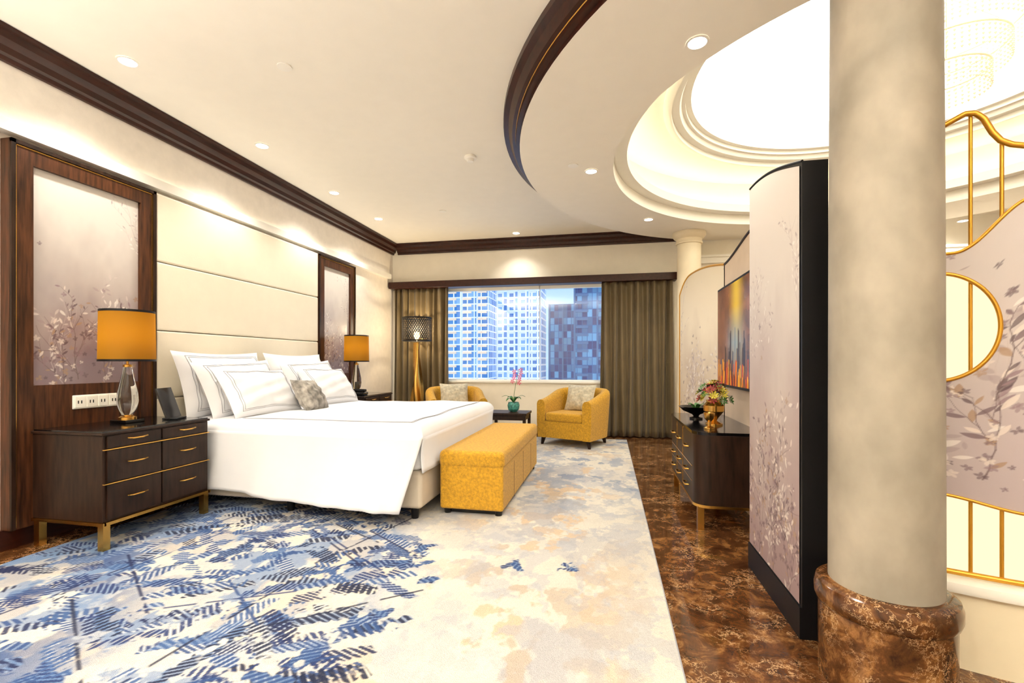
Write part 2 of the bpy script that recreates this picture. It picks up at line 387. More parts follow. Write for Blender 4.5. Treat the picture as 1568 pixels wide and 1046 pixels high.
boxes('trim_10',[(1.3,XR,YF-0.06,YF,2.52,2.6),(1.3,XR,YF-0.09,YF,2.6,2.63)],'white')
boxes('trim_11',[(XR-0.06,XR,0,YF-0.09,2.52,2.6),(XR-0.09,XR,0,YF-0.09,2.6,2.63)],'white')
box('baseboard_left',XL,XL+0.02,YB,YF,0,0.12,'walnut')
box('baseboard_far',XL+0.02,XR,YF-0.02,YF,0,0.12,'walnut')
box('baseboard_right',XR-0.02,XR,YB,YF-0.02,0,0.12,'walnut')
box('trim_8',XL+0.02,0.97,YF-0.2,YF-0.001,2.28,2.385,'walnut',None,0.008)
# ---- window
w=group('window_1')
boxes('frame',[(WX0,WX1,YF+0.1,YF+0.16,WZ0,WZ0+0.03),(WX0,WX1,YF+0.1,YF+0.16,WZ1-0.05,WZ1),(WX0,WX0+0.05,YF+0.1,YF+0.16,WZ0,WZ1),(WX1-0.05,WX1,YF+0.1,YF+0.16,WZ0,WZ1),(-1.05,-1.04,YF+0.1,YF+0.16,WZ0,WZ1)],'white',w)
box('pane',WX0,WX1,YF+0.125,YF+0.13,WZ0,WZ1,'pane',w)
box('sill',WX0,WX1,YF-0.03,YF+0.1,WZ0-0.02,WZ0+0.012,'white',w,0.005)
def curtain(name,x0,x1,folds,yy,seed,z0=0.015,z1=2.3):
    r=random.Random(seed); nx=folds*12; nz=24; V=[];F=[]
    ph=[r.uniform(-0.5,0.5) for _ in range(folds+2)]
    for k in range(nz+1):
        t=k/nz; z=z1+(z0-z1)*t
        for i in range(nx+1):
            s=i/nx; a=s*folds*2*math.pi; f=int(s*folds)
            amp=0.045*(0.75+0.3*t)+0.008*ph[f]
            V.append((x0+(x1-x0)*s+0.012*math.sin(a*0.5+3*t+seed),yy+amp*math.sin(a)+0.012*math.sin(a*0.37+t*2),z))
    for k in range(nz):
        for i in range(nx):
            p=k*(nx+1)+i; F.append((p,p+1,p+nx+2,p+nx+1))
    o=mk(name,V,F,'curtain',None,True); sm=o.modifiers.new('s','SOLIDIFY'); sm.thickness=0.004
    return o
curtain('curtain',-3.40,-2.47,9,YF-0.1,1); curtain('curtain',-0.10,0.93,9,YF-0.1,2)
# ---- carpet
W,H=3.48,7.6; res=0.005
C=Canvas(W,H,res); ny,nx=C.ny,C.nx
cream=lin((214,208,196)); n1=fbm(ny,nx,30,14,1,5)[...,None]
C.a[:]=cream*(0.88+0.22*n1)
XX,YY=np.meshgrid(C.x-3.22,C.y-0.75)
def patch(seed,cy,cx,th,col,mask,al,sharp=28):
    n=fbm(ny,nx,cy,cx,seed,5,0.6); m=np.clip((n-th)*sharp,0,1)*np.clip(mask,0,1)*al
    C.a[:]=C.a*(1-m[...,None])+lin(col)*m[...,None]
cen=np.exp(-((XX+0.42)/0.5)**2)
patch(40,44,26,0.55,(188,187,188),1+0*XX,0.7)
patch(44,80,36,0.58,(176,178,184),1+0*XX,0.55)
patch(22,26,15,0.60,(206,180,148),cen*1.2,0.8)
patch(30,24,15,0.61,(182,164,144),cen*(YY>1.5),0.75)
patch(33,26,18,0.57,(168,168,174),cen,0.65)
patch(50,34,20,0.60,(150,158,174),np.clip((YY-2.6)/1.5,0,1),0.75)
patch(55,30,16,0.63,(112,130,160),np.clip((YY-3.2)/1.5,0,1),0.7)
dz=-0.80-XX-0.30*(YY-1.7)
bz=np.clip(dz/0.3,0,1)*np.clip((3.7-YY)/0.6,0,1)
bz2=np.clip((-1.75-XX+0.6*(1.5-YY))/0.7,0,1)
patch(70,24,14,0.45,(84,122,170),bz2,0.85)
patch(75,20,12,0.49,(24,60,116),bz2,0.9)
patch(80,30,16,0.54,(110,136,174),bz,0.75)
patch(85,12,8,0.58,(196,186,172),bz,0.6)
brk=np.clip((fbm(ny,nx,130,64,99,3)-0.33)*12,0,1)
blues=[lin((16,32,78)),lin((22,48,102)),lin((40,72,124)),lin((14,26,60)),lin((58,90,140))]
pale=[lin((144,162,192)),lin((196,200,206)),lin((104,132,174))]
r=random.Random(12)
def inblue(x,y): return (-0.80-x-0.30*(y-1.7))>0.0 and y<3.6
def putr(x,y,L,Wd,ang,k,fill=None): C.ribbon(x+3.22,y+0.75,L,Wd,ang,r.choice((-0.9,0.9,0.3)),r.uniform(0.026,0.036),blues[k],0.95,brk,r.uniform(0.1,0.6),r.uniform(-0.5,0.5),fill)
for i in range(420):
    x=r.uniform(-3.25,-0.85); y=r.uniform(0.5,3.45)
    if inblue(x,y) and inblue(x+0.08,y):
        a=r.choice((0.55,0.55,0.65,2.6,2.5,1.45,0.05))+r.uniform(-.12,.12); L=r.uniform(0.08,0.2)
        putr(x,y,L,r.uniform(0.03,0.055),a,r.randrange(5),r.choice(pale) if r.random()<0.6 else None)
for i in range(18):
    x=r.uniform(-3.1,-1.1); y=r.uniform(0.7,3.1)
    if inblue(x,y):
        a=r.choice((0.55,2.6,1.4))+r.uniform(-.15,.15); L=r.uniform(0.25,0.5)
        C.seg(x+3.22-L*math.cos(a),y+0.75-L*math.sin(a),x+3.22+L*math.cos(a),y+0.75+L*math.sin(a),0.014,blues[r.randrange(4)],0.9,brk)
for (x,y) in [(-.88,2.27),(-.17,2.53),(-.51,2.5),(-1.1,2.6),(-1.12,2.4),(-0.95,1.9),(-1.5,2.95),(-1.0,2.45)]:
    for k in range(3):
        putr(x+r.uniform(-.05,.05),y+r.uniform(-.05,.05),0.06,0.024,r.uniform(-0.4,2.6),k,pale[2])
sp=np.random.RandomState(5).rand(ny,nx,1); C.a*= (0.92+0.14*sp)
C.mesh('carpet',lambda u,v:(u-3.22,v-0.75,0.006+0*u),M['carpet'])
box('trim_9',0.26,0.265,-0.75,6.85,0.0,0.006,'grey')

# ================= HEADBOARD WALL
hb=group('headboard_panel')
for i,(a,b_) in enumerate([(0.3,0.82),(0.825,1.345),(1.35,1.875),(1.88,2.405)]):
    box('cushion_%d'%i,XL+0.002,XL+0.075,2.995,5.055,a,b_,'leather',hb,0.014,4)
def artframe(name,y0,y1,seed):
    g=group(name); x0,x1=XL+0.002,XL+0.075; t=0.115
    boxes('frame',[(x0,x1,y0,y0+t,0.121,2.405),(x0,x1,y1-t,y1,0.121,2.405),(x0,x1,y0+t,y1-t,2.285,2.405),(x0,x1-0.012,y0+t,y1-t,0.121,0.96)],'oak',g)
    boxes('edge',[(x1-0.002,x1+0.012,y0,y0+0.022,0.121,2.405),(x1-0.002,x1+0.012,y1-0.022,y1,0.121,2.405),(x1-0.002,x1+0.012,y0,y1,2.383,2.405)],'ebony',g)
    boxes('gilt',[(x1,x1+0.003,y0+0.024,y0+0.03,0.13,2.38),(x1,x1+0.003,y1-0.03,y1-0.024,0.13,2.38),(x1,x1+0.003,y0+0.024,y1-0.024,2.374,2.38)],'gold',g)
    w_,h_=y1-y0-2*t,2.285-0.96
    c=floral(w_,h_,0.003,seed,bot=(132,114,120),top=(216,208,200),dense=1.5,leaf=0.018)
    c.mesh('silk_picture',lambda u,v:(XL+0.05+0*u,y0+t+u,0.96+v),M['art'],g)
    box('backing',XL+0.002,XL+0.045,y0+t,y1-t,0.96,2.285,'oak',g)
artframe('framed_art_panel',2.09,2.985,3); artframe('framed_art_panel',5.065,5.89,8)
so=group('wall_socket_plate')
box('plate',XL+0.064,XL+0.074,2.42,2.72,0.795,0.885,'white',so,0.004)
boxes('modules',[(XL+0.074,XL+0.078,2.43+0.072*i,2.49+0.072*i,0.805,0.875) for i in range(4)],'white',so)
boxes('slots',[(XL+0.078,XL+0.079,2.445+0.072*i+dx,2.451+0.072*i+dx,0.83,0.85) for i in range(4) for dx in (0,0.02)],'blackm',so)

# ================= NIGHTSTANDS
def nightstand(y0):
    g=group('nightstand',(-3.12,y0+0.365,0)); X0,X1,Y0,Y1=-0.26,0.26,-0.365,0.365
    box('carcass',X0,X1,Y0,Y1,0.17,0.675,'ebony',g,0.004)
    box('top',X0-0.0,X1+0.01,Y0-0.01,Y1+0.01,0.675,0.69,'ebony',g,0.003); box('glass_top',X0+0.01,X1,Y0,Y1,0.69,0.698,'black',g)
    boxes('fronts',[(X1,X1+0.012,Y0+0.02+q*0.345,Y0+0.36+q*0.345-0.005,a,b_) for q in (0,1) for a,b_ in ((0.185,0.385),(0.4,0.585),(0.6,0.668))],'ebony',g,0.002)
    boxes('gilt_lines',[(X1,X1+0.014,Y0,Y1,0.389,0.394),(X1,X1+0.014,Y0,Y1,0.589,0.594)],'gold',g)
    boxes('base_rail',[(X0,X1+0.015,Y0-0.008,Y0+0.01,0.152,0.17),(X0,X1+0.015,Y1-0.01,Y1+0.008,0.152,0.17),(X1-0.005,X1+0.015,Y0,Y1,0.152,0.17)],'gold',g)
    for i,(lx,ly) in enumerate(((X0+0.03,Y0+0.02),(X1-0.015,Y0+0.02),(X0+0.03,Y1-0.02),(X1-0.015,Y1-0.02))):
        boxes('leg_%d'%i,[(lx-0.02,lx+0.02,ly-0.02,ly+0.02,0,0.155)],'gold',g)
    for q in (0,1):
        for k,z in enumerate((0.295,0.5,0.64)):
            yc=Y0+0.185+q*0.35; hw=0.06
            tube('handle_%d%d'%(q,k),[(X1+0.012,yc-hw*0.6,z),(X1+0.03,yc-hw*0.6,z),(X1+0.032,yc-hw,z+0.006),(X1+0.032,yc-hw*0.5,z),(X1+0.032,yc+hw*0.5,z),(X1+0.032,yc+hw,z+0.006),(X1+0.03,yc+hw*0.6,z),(X1+0.012,yc+hw*0.6,z)],0.005,'gold',g)
    return g
nightstand(2.19); nightstand(5.17)
def table_lamp(x,y,z=0.699):
    g=group('table_lamp',(x,y,z))
    box('foot',-0.065,0.065,-0.065,0.065,0,0.02,'black',g,0.003); 
    lathe('collar',[(0.0,0.02),(0.05,0.02),(0.05,0.035),(0.03,0.045),(0.03,0.05)],0,0,'gold',g,24)
    lathe('glass_body',[(0.0,0.05),(0.03,0.05),(0.05,0.085),(0.06,0.14),(0.056,0.2),(0.042,0.27),(0.03,0.33),(0.024,0.37),(0.0,0.37)],0,0,'glass',g,32)
    lathe('neck',[(0.0,0.37),(0.026,0.37),(0.026,0.385),(0.008,0.39),(0.008,0.5),(0.018,0.505),(0.018,0.55),(0,0.55)],0,0,'gold',g,20)
    lathe('shade',[(0.155,0.41),(0.150,0.745)],0,0,'shade',g,48)
    lathe('shade_trim_low',[(0.1565,0.408),(0.1570,0.422)],0,0,'blackm',g,48); lathe('shade_trim_top',[(0.1515,0.733),(0.1512,0.748)],0,0,'blackm',g,48)
    tube('shade_spider',[(-0.15,0,0.73),(0.15,0,0.73)],0.002,'gold',g); tube('shade_stem',[(0,0,0.54),(0,0,0.735)],0.003,'gold',g)
    lathe('bulb',[(0.0,0.55),(0.015,0.56),(0.028,0.6),(0.0,0.63)],0,0,'bulb',g,16)
    l=bpy.data.lights.new('lamp_glow','POINT'); l.energy=1.5; l.color=(1,0.84,0.58); l.shadow_soft_size=0.03
    lo=bpy.data.objects.new('lamp_glow',l); lo.location=(0,0,0.585); lo.parent=g; COL.objects.link(lo)
table_lamp(-3.16,2.58); table_lamp(-3.16,5.52)
g=group('tablet_stand',(-3.02,2.80,0.699),0.35)
box('stand_foot',-0.05,0.05,-0.06,0.06,0,0.012,'blackm',g,0.003)
mk('tablet',[(0.0,-0.09,0.012),(0.0,0.09,0.012),(-0.07,0.09,0.22),(-0.07,-0.09,0.22),(-0.012,-0.09,0.012),(-0.012,0.09,0.012),(-0.082,0.09,0.22),(-0.082,-0.09,0.22)],[(0,1,2,3),(7,6,5,4),(0,4,5,1),(1,5,6,2),(2,6,7,3),(3,7,4,0)],'black',g)
g=group('desk_phone',(-3.0,5.32,0.699)); box('body',-0.08,0.08,-0.06,0.06,0,0.04,'black',g,0.01); box('handset',-0.1,0.1,-0.05,-0.01,0.04,0.075,'black',g,0.012)
box('screen',-0.06,-0.05,-0.02,0.08,0.03,0.16,'black',g,0.004)

# ================= BED
bed=group('bed')
BX0,BX1,BY0,BY1=-3.385,-1.25,3.03,4.99
box('divan_base',BX0,BX1+0.0,BY0,BY1,0.09,0.35,'base',bed,0.03,4)
for i,(lx,ly) in enumerate(((BX1-0.08,BY0+0.08),(BX1-0.08,BY1-0.08),(-2.3,BY0+0.06),(-3.2,BY0+0.08),(-3.2,BY1-0.08))):
    taper('leg_%d'%i,lx,ly,0.0,0.095,0.025,0.03,'blackm',bed)
box('mattress',BX0,BX1-0.005,BY0,BY1,0.35,0.61,'linen',bed,0.05,5)
x0,x1,y0,y1=-3.2,BX1+0.025,BY0-0.03,BY1+0.03
def duv(s,t):
    x=x0+(x1-x0)*s; y=y0+(y1-y0)*t
    ex=min(1,(x1-x)/0.10); ey=min(1,min(y-y0,y1-y)/0.10)
    rx=math.sqrt(max(0,1-(1-ex)**2)) ; ry=math.sqrt(max(0,1-(1-ey)**2))
    z=0.585+0.085*min(rx,ry)
    z+=0.005*math.sin(4.1*x+1.7*y)+0.004*math.sin(7*y-3*x)+0.004*math.sin(11*x+5*y)*math.sin(6*y)
    return (x,y,z)
V=[];F=[]
ss=list(np.linspace(0,0.94,40))+list(0.94+0.06*np.sin(np.linspace(0.1,math.pi/2,12)))
tt=list(0.05*(1-np.cos(np.linspace(0,math.pi/2,12))))+list(np.linspace(0.07,0.93,36))+list(1-0.05*(1-np.cos(np.linspace(math.pi/2,0,12))))
for s in ss:
    for t in tt: V.append(duv(s,t))
k=len(tt)
for i in range(len(ss)-1):
    for j in range(k-1): F.append((i*k+j,(i+1)*k+j,(i+1)*k+j+1,i*k+j+1))
mk('duvet_top',V,F,'linen',bed,True)
def flap(name,near=True):
    V=[];F=[];nu,nv=90,20
    for i in range(nu+1):
        s=i/nu; x=-3.25+(x1+3.25-0.002)*s
        fl=max(0,min(1,(x+2.85)/1.2)); fl=fl*fl*(3-2*fl)
        hem=0.17-0.08*s+0.008*math.sin(9*s)
        for j in range(nv+1):
            t=j/nv; z=0.592+(hem-0.592)*t
            out=0.012+(0.02+0.11*fl)*t**1.4+0.022*fl*t*math.sin(7.5*x+1.0)+0.013*t*math.sin(13*x+1.5*t)+0.006*t*math.sin(31*x+4*t)
            ft=max(0,(s-0.8)/0.2)
            xx=x-0.13*t*ft**2
            y=(y0+0.01-out) if near else (y1-0.01+out*0.6)
            V.append((xx,y,z))
    for i in range(nu):
        for j in range(nv):
            a=i*(nv+1)+j; F.append((a,a+1,a+nv+2,a+nv+1))
    o=mk(name,V,F,'linen',bed,True); m_=o.modifiers.new('s','SOLIDIFY'); m_.thickness=0.012; m_.offset=0
flap('duvet_side_near',True); flap('duvet_side_far',False)
V=[];F=[]
for i in range(41):
    t=i/40; y=y0+0.01+(y1-y0-0.02)*t
    for j in range(9):
        q=j/8; V.append((x1-0.004-0.012*math.sin(math.pi*q)+0.003*math.sin(20*y)*q,y,0.592-0.245*q))
for i in range(40):
    for j in range(8): a=i*9+j; F.append((a,a+9,a+10,a+1))
o=mk('duvet_foot',V,F,'linen',bed,True); m_=o.modifiers.new('s','SOLIDIFY'); m_.thickness=0.01; m_.offset=0
for q,d in enumerate((0.13,0.15)):
    def zz(x,y):
        return duv((x-x0)/(x1-x0),(y-y0)/(y1-y0))[2]+0.002
    pts=[(-2.75+(x1-d+2.75)*i/30,y0+d,0) for i in range(31)]+[(x1-d,y0+d+(y1-y0-2*d)*i/30,0) for i in range(1,31)]
    tube('duvet_piping_%d'%q,[(a,b_,zz(a,b_)) for a,b_,_ in pts],0.0022,'grey',bed,False,1)
def bp(name,x,y,w_,h_,lean,mt='linen',t=0.2,pip=None,yaw=0,zb=0.665,seed=0,roll=0):
    a=math.radians(lean); wx=Vector((math.sin(yaw),math.cos(yaw),0)); hx=Vector((-math.sin(a),0,math.cos(a)))
    c=Vector((x,y,zb))+hx*(h_/2-0.01)
    wx2=wx*math.cos(roll)+hx*math.sin(roll); hx2=hx*math.cos(roll)-wx*math.sin(roll)
    pillow(name,c,wx2,hx2,w_,h_,t,mt,bed,piping=pip,seed=seed)
for k,yc in enumerate((3.5,4.5)):
    bp('pillow_back_%d'%k,-3.17,yc,0.92,0.56,16,seed=k,pip='grey' if k==0 else None)
    bp('pillow_mid_%d'%k,-2.99,yc+0.02,0.86,0.50,24,t=0.2,pip='grey',seed=k+3,roll=0.03)
    bp('pillow_front_%d'%k,-2.78,yc+0.0,0.76,0.45,32,t=0.19,pip='grey',yaw=0.05,seed=k+6,roll=-0.03)
bp('pillow_accent',-2.60,3.88,0.40,0.34,34,mt='floralc',t=0.15,yaw=-0.15,seed=9,roll=-0.06)

# ================= BENCH
be=group('upholstered_bench',(-0.955,4.03,0))
box('body',-0.235,0.235,-0.805,0.805,0.045,0.41,'mustard',be,0.02,4)
box('seat_pad',-0.243,0.243,-0.813,0.813,0.34,0.468,'mustard',be,0.04,5)
boxes('side_seams',[(0.234,0.2365,-0.81+0.405*i-0.0015,-0.81+0.405*i+0.0015,0.05,0.33) for i in (1,2,3)],'oak',be)
box('plinth',-0.19,0.19,-0.75,0.75,0.012,0.05,'black',be)
for i,(a,b_) in enumerate(((-0.19,-0.75),(0.19,-0.75),(-0.19,0.75),(0.19,0.75))):
    taper('foot_%d'%i,a,b_,0.006,0.05,0.025,0.03,'black',be)

# ================= ARMCHAIRS
def armchair(x,y,rz):
    g=group('armchair',(x,y,0.006),rz)
    Wd,Dp,R,T=0.40,0.36,0.26,0.125
    path=[]
    for i in range(9): path.append((-Wd,-Dp+ (2*Dp-R)*i/8,-1,0))
    for i in range(1,9):
        a=math.pi-math.pi/2*i/8; path.append((-Wd+R+R*math.cos(a),Dp-R+R*math.sin(a),math.cos(a),math.sin(a)))
    for i in range(1,8): path.append((-Wd+R+(2*Wd-2*R)*i/8,Dp,0,1))
    for i in range(0,9):
        a=math.pi/2-math.pi/2*i/8; path.append((Wd-R+R*math.cos(a),Dp-R+R*math.sin(a),math.cos(a),math.sin(a)))
    for i in range(1,9): path.append((Wd,Dp-R-(2*Dp-R)*i/8,1,0))
    V=[];F=[]
    for (px,py,nx1,ny1) in path:
        t=(py+Dp)/(2*Dp); h=0.60+0.14*(t*t*(3-2*t))
        fl=0.03*t
        sec=[(0.0-0.015,0.10),(0.0,0.3),(fl,h-0.06),(fl-0.01,h-0.025),(fl-0.035,h-0.004),(fl-T/2,h),(fl-T+0.03,h-0.006),(fl-T+0.008,h-0.03),(fl-T,h-0.07),(-T,0.3),(-T,0.10)]
        for d,z in sec: V.append((px+nx1*d,py+ny1*d,z))
    k=11;n=len(path)
    for i in range(n-1):
        for q in range(k-1): F.append((i*k+q,i*k+q+1,(i+1)*k+q+1,(i+1)*k+q))
    F.append(tuple(range(k))[::-1]); F.append(tuple((n-1)*k+q for q in range(k)))
    o=mk('shell',V,F,'mustard',g,True); es=o.modifiers.new('es','EDGE_SPLIT'); es.split_angle=math.radians(50)
    box('seat_base',-Wd+T-0.01,Wd-T+0.01,-Dp+0.004,Dp-T,0.10,0.32,'mustard',g,0.01)
    box('seat_cushion',-Wd+T+0.004,Wd-T-0.004,-Dp-0.01,Dp-T-0.02,0.315,0.435,'mustard',g,0.035,5)
    for i,(a,b_) in enumerate(((-0.33,-0.29),(0.33,-0.29),(-0.28,0.25),(0.28,0.25))):
        taper('leg_%d'%i,a,b_,0.0,0.11,0.018,0.034,'ebony',g,12,dx=0.02*(1 if a>0 else -1),dy=0.015*(1 if b_>0 else -1))
    pillow('scatter_cushion',(0.0,0.12,0.61),(1,0.05,0),(0,0.35,0.94),0.42,0.38,0.14,'silver',g,12)
armchair(-0.42,6.42,math.radians(-24)); armchair(-2.14,6.45,math.radians(26))
# ---- side table + orchid
g=group('side_table',(-1.22,5.85,0.006))
boxes('frame',[(-0.25,0.25,-0.20,0.20,0.44,0.47),(-0.23,0.23,-0.18,0.18,0.38,0.44)],'ebony',g,0.004)
for i,(a,b_) in enumerate(((-0.22,-0.18),(0.22,-0.18),(-0.22,0.18),(0.22,0.18))): box('leg_%d'%i,a-0.018,a+0.018,b_-0.018,b_+0.018,0,0.44,'ebony',g)
box('shelf',-0.22,0.22,-0.18,0.18,0.1,0.12,'ebony',g)
def leafmesh(name,base,tip,wd,mt,parent,droop=0.03):
    b0=Vector(base); t0=Vector(tip); d=t0-b0; side=d.cross(Vector((0,0,1))).normalized(); V=[];F=[];n=8
    for i in range(n+1):
        t=i/n; p=b0+d*t+Vector((0,0,droop*math.sin(math.pi*t))); w_=wd*math.sin(math.pi*min(1,t*0.92+0.05))
        V+=[p-side*w_,p+Vector((0,0,-0.004)),p+side*w_]
    for i in range(n): a=3*i; F+=[(a,a+3,a+4,a+1),(a+1,a+4,a+5,a+2)]
    return mk(name,V,F,mt,parent,True)
def orchid(x,y,z,mt='petal',seed=1):
    g=group('potted_orchid',(x,y,z)); r=random.Random(seed)
    lathe('pot',[(0,0),(0.04,0),(0.07,0.03),(0.078,0.08),(0.066,0.12),(0.058,0.12),(0.055,0.11),(0,0.11)],0,0,'teal',g,24)
    for i in range(6):
        a=i*1.05+r.random()*0.4; leafmesh('leaf_%d'%i,(0,0,0.11),(0.15*math.cos(a),0.15*math.sin(a),0.14+0.06*r.random()),0.024,'leafg',g,0.05)
    pts=[(0.06*math.sin(t*1.6)*t,0.02*t,0.11+0.42*t) for t in np.linspace(0,1,12)]
    tube('stem',pts,0.003,'leafg',g)
    V=[];F=[]
    for i in range(9):
        t=0.6+0.05*i; cx=0.06*math.sin(t*1.6)*t+0.04*(-1)**i; cz=0.11+0.42*t; cy=r.uniform(-0.03,0.03)
        for q in range(5):
            a=q*1.2566+i; k=len(V); rr=0.034
            V+=[(cx,cy-0.005,cz),(cx+rr*0.6*math.cos(a-0.4),cy-0.012,cz+rr*0.6*math.sin(a-0.4)),(cx+rr*math.cos(a),cy-0.004,cz+rr*math.sin(a)),(cx+rr*0.6*math.cos(a+0.4),cy-0.012,cz+rr*0.6*math.sin(a+0.4))]
            F.append((k,k+1,k+2,k+3))
    mk('flowers',V,F,mt,g)
orchid(-1.17,5.85,0.477)

# ================= FLOOR LAMP
g=group('floor_lamp',(-2.87,6.78,0.006))
lathe('foot',[(0,0),(0.15,0),(0.15,0.02),(0.05,0.03),(0,0.03)],0,0,'gold',g,32)
V=[];F=[];n=40;k=6
for i in range(n+1):
    t=i/n; z=0.03+1.37*t; a0=t*2.6; rr=0.05+0.09*(math.sin(math.pi*min(1,t*1.0))**0.8)*(0.55+0.45*math.cos(3*t)); rr=max(0.03,rr)
    for q in range(k):
        a=a0+q*2*math.pi/k; r2=rr*(1 if q%2 else 0.45); V.append((r2*math.cos(a),r2*math.sin(a),z))
for i in range(n):
    for q in range(k): F.append((i*k+q,i*k+(q+1)%k,(i+1)*k+(q+1)%k,(i+1)*k+q))
mk('twisted_stem',V,F,'gold',g,True)
V=[];F=[];nn=40;rows=12;R=0.225;z0,z1=1.43,1.77
def strip(p,q,wd):
    k=len(V); p=Vector(p);q=Vector(q);d=(q-p).normalized(); n_=Vector((p.x,p.y,0)).normalized(); s=d.cross(n_)*wd
    V.extend([p-s,p+s,q+s,q-s]); F.append((k,k+1,k+2,k+3))
for i in range(nn):
    for sgn in (1,-1):
        for j in range(rows):
            a=2*math.pi*(i+sgn*j*0.5)/nn; b_=2*math.pi*(i+sgn*(j+1)*0.5)/nn
            strip((R*math.cos(a),R*math.sin(a),z0+(z1-z0)*j/rows),(R*math.cos(b_),R*math.sin(b_),z0+(z1-z0)*(j+1)/rows),0.0045)
mk('lattice_shade',V,F,'blackm',g)
lathe('shade_rings',[(R+0.003,z0-0.012),(R+0.003,z0+0.008)],0,0,'blackm',g,48); lathe('shade_ring_top',[(R+0.003,z1-0.008),(R+0.003,z1+0.012)],0,0,'blackm',g,48)
tube('shade_spider',[(-R,0,z0+0.02),(R,0,z0+0.02)],0.003,'gold',g)
lathe('bulb',[(0,1.42),(0.02,1.44),(0.045,1.5),(0.04,1.55),(0,1.57)],0,0,'bulb',g,16)
l=bpy.data.lights.new('glow','POINT'); l.energy=20; l.color=(1,0.80,0.52); l.shadow_soft_size=0.04
lo=bpy.data.objects.new('glow',l); lo.location=(0,0,1.62); lo.parent=g; COL.objects.link(lo)

# ================= COLUMNS
def column(name,x,y):
    g=group(name,(x,y,0))
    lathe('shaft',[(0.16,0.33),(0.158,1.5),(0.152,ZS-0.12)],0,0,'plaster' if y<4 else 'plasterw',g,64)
    lathe('plinth',[(0.0,0.0),(0.19,0.0),(0.19,0.255),(0.197,0.262),(0.203,0.28),(0.203,0.31),(0.197,0.33),(0.18,0.34),(0.158,0.342)],0,0,'marblec',g,64)
    lathe('capital',[(0.152,ZS-0.16),(0.17,ZS-0.155),(0.175,ZS-0.14),(0.165,ZS-0.125),(0.165,ZS-0.09),(0.195,ZS-0.07),(0.215,ZS-0.04),(0.215,ZS-0.002)],0,0,'plasterw',g,64)
column('column',0.93,1.84); column('column',1.08,6.72)

# ================= FOLDING SCREEN WITH TELEVISION
fs=group('folding_screen')
def ctop(u,L=0.66): return 1.90+0.14*math.sin(min(1,u/L)*math.pi/2)
c=floral(0.675,1.9,0.003,21,bot=(156,134,136),top=(214,205,198),dense=1.7,leaf=0.018)
vt=np.vectorize(ctop)
c.mesh('near_painted_panel',lambda u,v:(0.754+0*u,2.08+u,0.13+v/1.9*(vt(u)-0.012-0.13)),M['screenp'],fs,flip=True)
P=[(2.06,0.0),(2.76,0.0)]+[(2.76-0.70*i/16,ctop(0.66*(1-i/16))) for i in range(17)]
V=[(0.757,a,b_) for a,b_ in P]+[(0.85,a,b_) for a,b_ in P]; n=len(P)
F=[tuple(range(n)),tuple(range(n,2*n))[::-1]]+[(i,n+i,n+(i+1)%n,(i+1)%n) for i in range(n)]
mk('near_panel_core',V,F,'blackm',fs)
tube('near_panel_top',[(0.757,2.06+0.70*i/16,ctop(0.66*i/16)) for i in range(17)],0.005,'blackm',fs)
box('near_panel_base',0.748,0.757,2.06,2.76,0,0.125,'blackm',fs)
def ttop(y): 
    t=max(0,min(1,(4.38-y)/0.9)); return 1.955+0.095*t*t*(3-2*t)
V=[];F=[];ys=np.linspace(2.95,4.38,25)
for y in ys: V+=[(1.0,y,0),(1.0,y,ttop(y)),(1.06,y,ttop(y)),(1.06,y,0)]
for i in range(24): a=4*i; b_=a+4; F+=[(a,a+1,b_+1,b_),(a+1,a+2,b_+2,b_+1),(a+2,a+3,b_+3,b_+2)]
F+=[(0,3,2,1),(96,97,98,99)]
mk('tv_panel',V,F,'mauve',fs)
boxes('link_panel',[(0.855,1.06,2.70,2.945,0,2.0)],'blackm',fs)
tube('tv_panel_top',[(1.0,y,ttop(y)) for y in ys],0.011,'ebony',fs)
A=Vector((1.0,4.40)); B=Vector((0.76,5.3)); LB=(B-A).length; dr=(B-A)/LB
def btop(u):
    t=u/LB
    return 1.955+0.05*math.sin(t*math.pi)+ -0.14*max(0,(t-0.7)/0.3)**2.4
bt=np.vectorize(btop)
c=floral(LB,1.95,0.005,33,bot=(172,152,134),top=(234,222,200),dense=1.6,spread=0.12,leaf=0.022)
c.mesh('angled_painted_panel',lambda u,v:(A.x+dr.x*u-0.003,A.y+dr.y*u,0.05+v/1.95*(bt(u)-0.05)),M['screenp'],fs,flip=True)
K=24; V=[];F=[]
for i in range(K+1):
    u=LB*i/K; p=A+dr*u
    for o_ in (0.0,0.05):
        V+=[(p.x+o_,p.y,0.0),(p.x+o_,p.y,btop(u))]
for i in range(K):
    a=4*i; b_=a+4; F+=[(a,a+1,b_+1,b_),(a+2,b_+2,b_+3,a+3),(a+1,a+3,b_+3,b_+1)]
F+=[(0,2,3,1),(4*K,4*K+1,4*K+3,4*K+2)]
mk('angled_panel_core',V,F,'ebony',fs)
tube('angled_panel_trim',[(B.x,B.y,0.01)]+[((A+dr*(LB*(1-i/K))).x,(A+dr*(LB*(1-i/K))).y,btop(LB*(1-i/K))) for i in range(K+1)],0.010,'goldp',fs)
